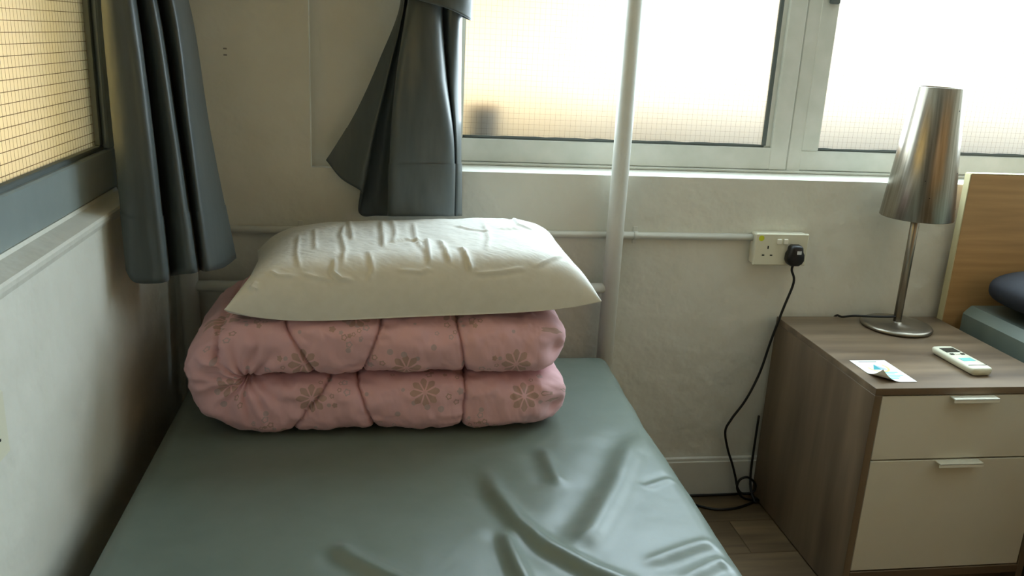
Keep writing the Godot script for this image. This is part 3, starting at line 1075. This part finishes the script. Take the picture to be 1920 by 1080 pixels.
func build_lamp() -> void:
	var base := Vector3(1.846, 0.5405, 0.106)
	var t := thing("table_lamp", "brushed steel table lamp with a tall tapered shade on the bedside cabinet", "lamp", base)
	put(lathe([Vector2(0.0, 0.0), Vector2(0.084, 0.0), Vector2(0.088, 0.002), Vector2(0.090, 0.0055), Vector2(0.088, 0.009), Vector2(0.082, 0.0115), Vector2(0.060, 0.0125), Vector2(0.016, 0.013), Vector2(0.012, 0.017), Vector2(0.0, 0.017)], 64), "base", M.steel_plain, t)
	put(tube([Vector3(0, 0.012, 0), Vector3(0, 0.2, 0), Vector3(0, 0.40, 0)], 0.0105, 20), "stem", M.steel_plain, t)
	var s0 := 0.298
	var s1 := 0.622
	var st := start()
	var ring := [[0.088, s0], [0.0885, s0 + 0.001], [0.0725, (s0 + s1) / 2], [0.0575, s1 - 0.001], [0.057, s1], [0.0555, s1], [0.0555, s1 - 0.002], [0.0705, (s0 + s1) / 2], [0.0868, s0 + 0.001], [0.088, s0]]
	grid(st, 72, ring.size(), func(i: int, j: int):
		var a := TAU * i / 72
		return Vector3(cos(a) * ring[j][0], ring[j][1], sin(a) * ring[j][0]), true, true)
	var shade := put(done(st), "shade", M.steel, t)
	for q in [[1.2, 0.57], [0.9, 0.42], [0.7, 0.33], [1.9, 0.36], [2.1, 0.40]]:
		var rr: float = lerpf(0.0885, 0.057, (q[1] - s0) / (s1 - s0)) + 0.0002
		var pin := put(lathe([Vector2(0, 0), Vector2(0.0014, 0), Vector2(0.0012, 0.0006), Vector2(0, 0.0008)], 8, Vector3(cos(q[0]), 0, sin(q[0]))), "rivet", M.black, shade)
		pin.position = Vector3(cos(q[0]) * rr, q[1], sin(q[0]) * rr)
	put(tube([Vector3(0, 0.39, 0), Vector3(0, 0.43, 0), Vector3(0, 0.45, 0)], [0.017, 0.017, 0.014], 16), "bulb_holder", M.black, t)
	put(rounded_block(Vector3(-0.028, 0.445, -0.028), Vector3(0.028, 0.53, 0.028), 0.9, 1.0, 20, 12), "bulb", M.switch, t)
	for k in 3:
		var a := TAU * k / 3.0
		put(tube([Vector3(0, 0.40, 0), Vector3(cos(a) * 0.0775, 0.40, sin(a) * 0.0775)], 0.0015, 6), "shade_strut", M.steel_plain, t)
	# lead: out of the stem, over the rim of the base and down behind the cabinet
	var lead := smooth_path([Vector3(-0.008, 0.030, 0.003), Vector3(-0.03, 0.027, -0.004), Vector3(-0.062, 0.022, -0.022), Vector3(-0.095, 0.016, -0.046), Vector3(-0.115, 0.0048, -0.070), Vector3(-0.122, 0.003, -0.088), Vector3(-0.124, -0.02, -0.0985), Vector3(-0.124, -0.12, -0.0985)])
	put(tube(lead, 0.003, 8), "lead", M.black, t)


func socket_plate(called: String, label: String, at: Vector3, turn: float, sticker: bool) -> Node3D:
	# a double socket on a surface box; its own z points out of the wall
	var t := thing(called, label, "socket", at, "double wall sockets")
	t.rotation_degrees.y = turn
	put(slab(Vector3(-0.071, -0.041, 0.0), Vector3(0.071, 0.041, 0.030), 0.003), "back_box", M.plastic, t)
	var plate := put(slab(Vector3(-0.074, -0.043, 0.0302), Vector3(0.074, 0.043, 0.038), 0.003), "face_plate", M.cream_plastic, t)
	for x in [-0.037, 0.037]:
		for h in [[0.0, 0.006, 0.0018, 0.004], [-0.011, -0.015, 0.0033, 0.0017], [0.011, -0.015, 0.0033, 0.0017]]:
			put(slab(Vector3(x + h[0] - h[2], h[1] - h[3], 0.0378), Vector3(x + h[0] + h[2], h[1] + h[3], 0.0383)), "pin_hole", M.hole, plate)
	for x in [-0.009, 0.009]:
		put(slab(Vector3(x - 0.006, 0.015, 0.0375), Vector3(x + 0.006, 0.029, 0.0425), 0.0012), "switch", M.switch, t)
	if sticker:
		var o := put(lathe([Vector2(0, 0), Vector2(0.0075, 0), Vector2(0.0075, 0.0004), Vector2(0, 0.0004)], 24, Vector3.BACK), "sticker", M.yellow, plate)
		o.position = Vector3(-0.058, 0.030, 0.038)
	return t


func build_wall_fittings() -> void:
	var sk := px(1464, 468, 2, 0.036)
	socket_plate("wall_socket", "cream double wall socket with a round yellow sticker below the wide window", Vector3(sk.x, sk.y, 0.0002), 0.0, true)
	var s2 := socket_plate("wall_socket", "cream double wall socket low on the wall under the netted side window", Vector3(0.0002, 0.745, 1.114), 90.0, false)
	s2.scale = Vector3.ONE
	# surface conduit
	var y := 0.7565
	var t := thing("wall_conduit", "white painted conduit pipe running along the wall to the socket", "conduit")
	put(tube([Vector3(0.005, y, 0.0095), Vector3(0.7, y, 0.0095), Vector3(sk.x - 0.0712, y, 0.0095)], 0.0093, 14), "pipe", M.white_gloss, t)
	for x in [0.30, 1.139]:
		put(slab(Vector3(x - 0.006, y - 0.022, 0.0), Vector3(x + 0.006, y + 0.022, 0.003), 0.001), "clip", M.white_gloss, t)
		put(tube([Vector3(x - 0.006, y, 0.0095), Vector3(x + 0.006, y, 0.0095)], 0.0108, 14), "clip", M.white_gloss, t)
	# plug and cable
	var p := px(1492, 480, 2, 0.055)
	var c := thing("power_cable", "black power cable plugged into the socket and coiling on the floor", "cable")
	var st := start()
	var outline := []
	for q in [[-0.0225, -0.012], [-0.0215, 0.004], [-0.017, 0.012], [-0.0155, 0.022], [-0.010, 0.0265], [0.010, 0.0265], [0.0155, 0.022], [0.017, 0.012], [0.0215, 0.004], [0.0225, -0.012], [0.0175, -0.021], [0.009, -0.0265], [-0.009, -0.0265], [-0.0175, -0.021]]:
		outline.append(Vector2(q[0], q[1]) * 1.06)
	var layers := [[0.0, 0.0385, 0.0], [0.96, 0.0385, 0.0], [1.0, 0.042, 0.0], [1.0, 0.054, 0.0], [0.93, 0.061, 0.0], [0.80, 0.064, 0.0], [0.0, 0.0645, 0.0]]
	grid(st, outline.size(), layers.size(), func(i: int, j: int):
		return Vector3(p.x + outline[i].x * layers[j][0], p.y + outline[i].y * layers[j][0], layers[j][1]), true, false)
	var plug := put(done(st), "plug", M.black, c)
	put(slab(Vector3(p.x - 0.002, p.y + 0.006, 0.064), Vector3(p.x + 0.010, p.y + 0.015, 0.0652)), "paper_tag", M.tag, plug)
	var track := [p + Vector3(-0.001, -0.024, -0.004), p + Vector3(-0.002, -0.040, -0.006)]
	for q in [[1488, 530, 0.045], [1468, 580, 0.04], [1445, 640, 0.035], [1424, 700, 0.03], [1398, 750, 0.03], [1372, 785, 0.03], [1360, 808, 0.03], [1364, 840, 0.03], [1373, 870, 0.03], [1379, 895, 0.035], [1383, 915, 0.045]]:
		track.append(px(q[0], q[1], 2, q[2]))
	# the loose coil on the floor, then away behind the cabinet
	for q in [[1392, 925], [1412, 922], [1416, 907], [1402, 895], [1387, 900], [1382, 916], [1392, 932], [1410, 937], [1426, 932]]:
		track.append(px(q[0], q[1], 2, 0.052))
	track.append(Vector3(1.535, 0.012, 0.075))
	track.append(Vector3(1.535, 0.06, 0.03))
	track.append(Vector3(1.538, 0.25, 0.022))
	for k in range(2, track.size()):
		track[k].y = maxf(track[k].y, 0.004)
	put(tube(smooth_path(track, 7), 0.0034, 8), "cord", M.black, c)
	var tail := [px(1426, 934, 1, 0.004), px(1400, 922, 1, 0.004), px(1365, 924, 1, 0.004), px(1310, 922, 1, 0.004), px(1230, 900, 1, 0.004)]
	for k in tail.size():
		tail[k].z = maxf(tail[k].z, 0.019)
	var tail2 := [px(1430, 930, 1, 0.011), px(1408, 943, 1, 0.004), px(1370, 954, 1, 0.004), px(1325, 952, 1, 0.004), px(1240, 925, 1, 0.004)]
	put(tube(smooth_path(tail, 7), 0.0034, 8), "cord", M.black, c)
	put(tube(smooth_path(tail2, 7), 0.0034, 8), "cord", M.black, c)


func build_small_things() -> void:
	var top := 0.5405
	# remote control: its own z runs from head to foot
	var a := px(1766, 651, 1, top + 0.016)
	var b := px(1842, 692, 1, top + 0.016)
	var t := thing("remote_control", "cream air conditioner remote control lying on the bedside cabinet", "remote control", Vector3(a.x, top, a.z))
	t.rotation.y = atan2(b.x - a.x, b.z - a.z)
	var long := Vector2(b.x - a.x, b.z - a.z).length()
	var st := start()
	var ring := [[0.0, 0.0], [0.020, 0.0], [0.025, 0.004], [0.0285, 0.013], [0.0275, 0.0165], [0.024, 0.0185], [0.0, 0.019]]
	# stations along the body, rounded at both ends
	var stations := [[-0.002, 0.0], [-0.002, 0.86], [0.002, 0.96], [0.010, 1.0], [long * 0.5, 1.02], [long - 0.012, 1.0], [long - 0.003, 0.95], [long + 0.002, 0.85], [long + 0.002, 0.0]]
	var loop := []
	for k in ring.size():
		loop.append(Vector2(ring[k][0], ring[k][1]))
	for k in range(ring.size() - 2, 0, -1):
		loop.append(Vector2(-ring[k][0], ring[k][1]))
	grid(st, loop.size(), stations.size(), func(i: int, j: int):
		var s: float = stations[j][1]
		return Vector3(loop[i].x * s, 0.0095 + (loop[i].y - 0.0095) * (s if s < 0.9 else 1.0), stations[j][0]), true, false)
	put(done(st), "body", M.cream_plastic, t)
	put(slab(Vector3(-0.019, 0.0188, long * 0.10), Vector3(0.019, 0.0196, long * 0.30), 0.0003), "display", M.screen, t)
	for q in [[-0.014, 0.39], [0.0, 0.385], [0.014, 0.39]]:
		put(slab(Vector3(q[0] - 0.005, 0.0188, long * q[1] - 0.004), Vector3(q[0] + 0.005, 0.0204, long * q[1] + 0.004), 0.0008), "button", M.screen if absf(q[0]) > 0.01 else M.plastic, t)
	put(slab(Vector3(-0.016, 0.0188, long * 0.56), Vector3(0.016, 0.0193, long * 0.70)), "printed_label", M.teal, t)
	put(slab(Vector3(-0.024, 0.0187, long * 0.88), Vector3(0.024, 0.0196, long * 0.885)), "battery_cover_line", M.screen, t)
	# leaflet with a lifted corner
	var p0 := px(1590, 676, 1, top)
	var p1 := px(1652, 673, 1, top)
	var p3 := px(1640, 717, 1, top)
	var card := thing("printed_leaflet", "white printed leaflet with a lifted corner at the cabinet edge", "leaflet", Vector3(p0.x + 0.003, top, p0.z))
	var wide := p1.x - p0.x
	var deep := p3.z - p0.z
	var cm := StandardMaterial3D.new()
	cm.albedo_texture = leaflet_print()
	cm.roughness = 0.5
	st = start()
	grid(st, 25, 31, func(i: int, j: int):
		var u := i / 24.0
		var v := j / 30.0
		var p := Vector3(u * wide, 0.0006, v * deep)
		# the near corner at the cabinet's edge curls over
		var q := (v - 0.55) * 0.95 - u * 0.75
		if q > 0.0:
			p += Vector3(0.45, 0, -0.45).normalized() * q * q * 0.05
			p.y += q * q * 0.15
		return [p, Vector2(u, v), 0.0], false, true)
	put(done(st), "paper", cm, card)


func leaflet_print() -> ImageTexture:
	var im := Image.create(300, 400, false, Image.FORMAT_RGBA8)
	im.fill(Color(0.93, 0.93, 0.90))
	im.fill_rect(Rect2i(60, 26, 150, 9), Color(0.30, 0.31, 0.28))
	im.fill_rect(Rect2i(30, 28, 30, 4), Color(0.55, 0.56, 0.52))
	for y in 400:
		for x in 300:
			var d := Vector2(x - 150, y - 140)
			if absf(d.length() - 78) < 8 and d.angle() > -0.6:
				im.set_pixel(x, y, Color(0.86, 0.85, 0.52))
			# teal peak with a paler right flank
			var h := (d.y + 55) / 95.0
			if h > 0 and h < 1 and absf(d.x) < h * 58:
				im.set_pixel(x, y, Color(0.20, 0.62, 0.66) if d.x < h * 8 else Color(0.62, 0.74, 0.80))
	for k in 5:
		im.fill_rect(Rect2i(105, 225 + k * 26, [150, 110, 160, 120, 90][k], 16), Color(0.50, 0.80, 0.78))
	return ImageTexture.create_from_image(im)


func build_added_cupboards() -> void:
	# unseen cupboards added behind the camera: one bounces warm light, one blocks fill
	for w in [["added_wardrobe", "unseen tall pale wood cupboard with two doors added to bounce warm light opposite the wide window", Vector3(1.5, 0.001, 3.1), 2.3, M.added_wardrobe, 3],
			["added_locker", "unseen tall dark wood cupboard added to block fill light at the foot of the bunk bed", Vector3(0.02, 0.001, 2.75), 1.2, M.wood_upright, 2]]:
		var t := thing(w[0], w[1], "added_wardrobe", w[2])
		var deep: float = ROOM.z - w[2].z - 0.01
		put(slab(Vector3(0, 0, 0.02), Vector3(w[3], 2.3, deep), 0.003), "body", w[4], t)
		var wide: float = w[3] / w[5]
		for k in w[5]:
			var d := put(slab(Vector3(k * wide + 0.002, 0.06, 0.0), Vector3((k + 1) * wide - 0.002, 2.28, 0.019), 0.002), "door", w[4], t)
			put(slab(Vector3(k * wide + 0.05, 1.0, -0.02), Vector3(k * wide + 0.065, 1.16, 0.0), 0.003), "handle", M.steel_plain, d)
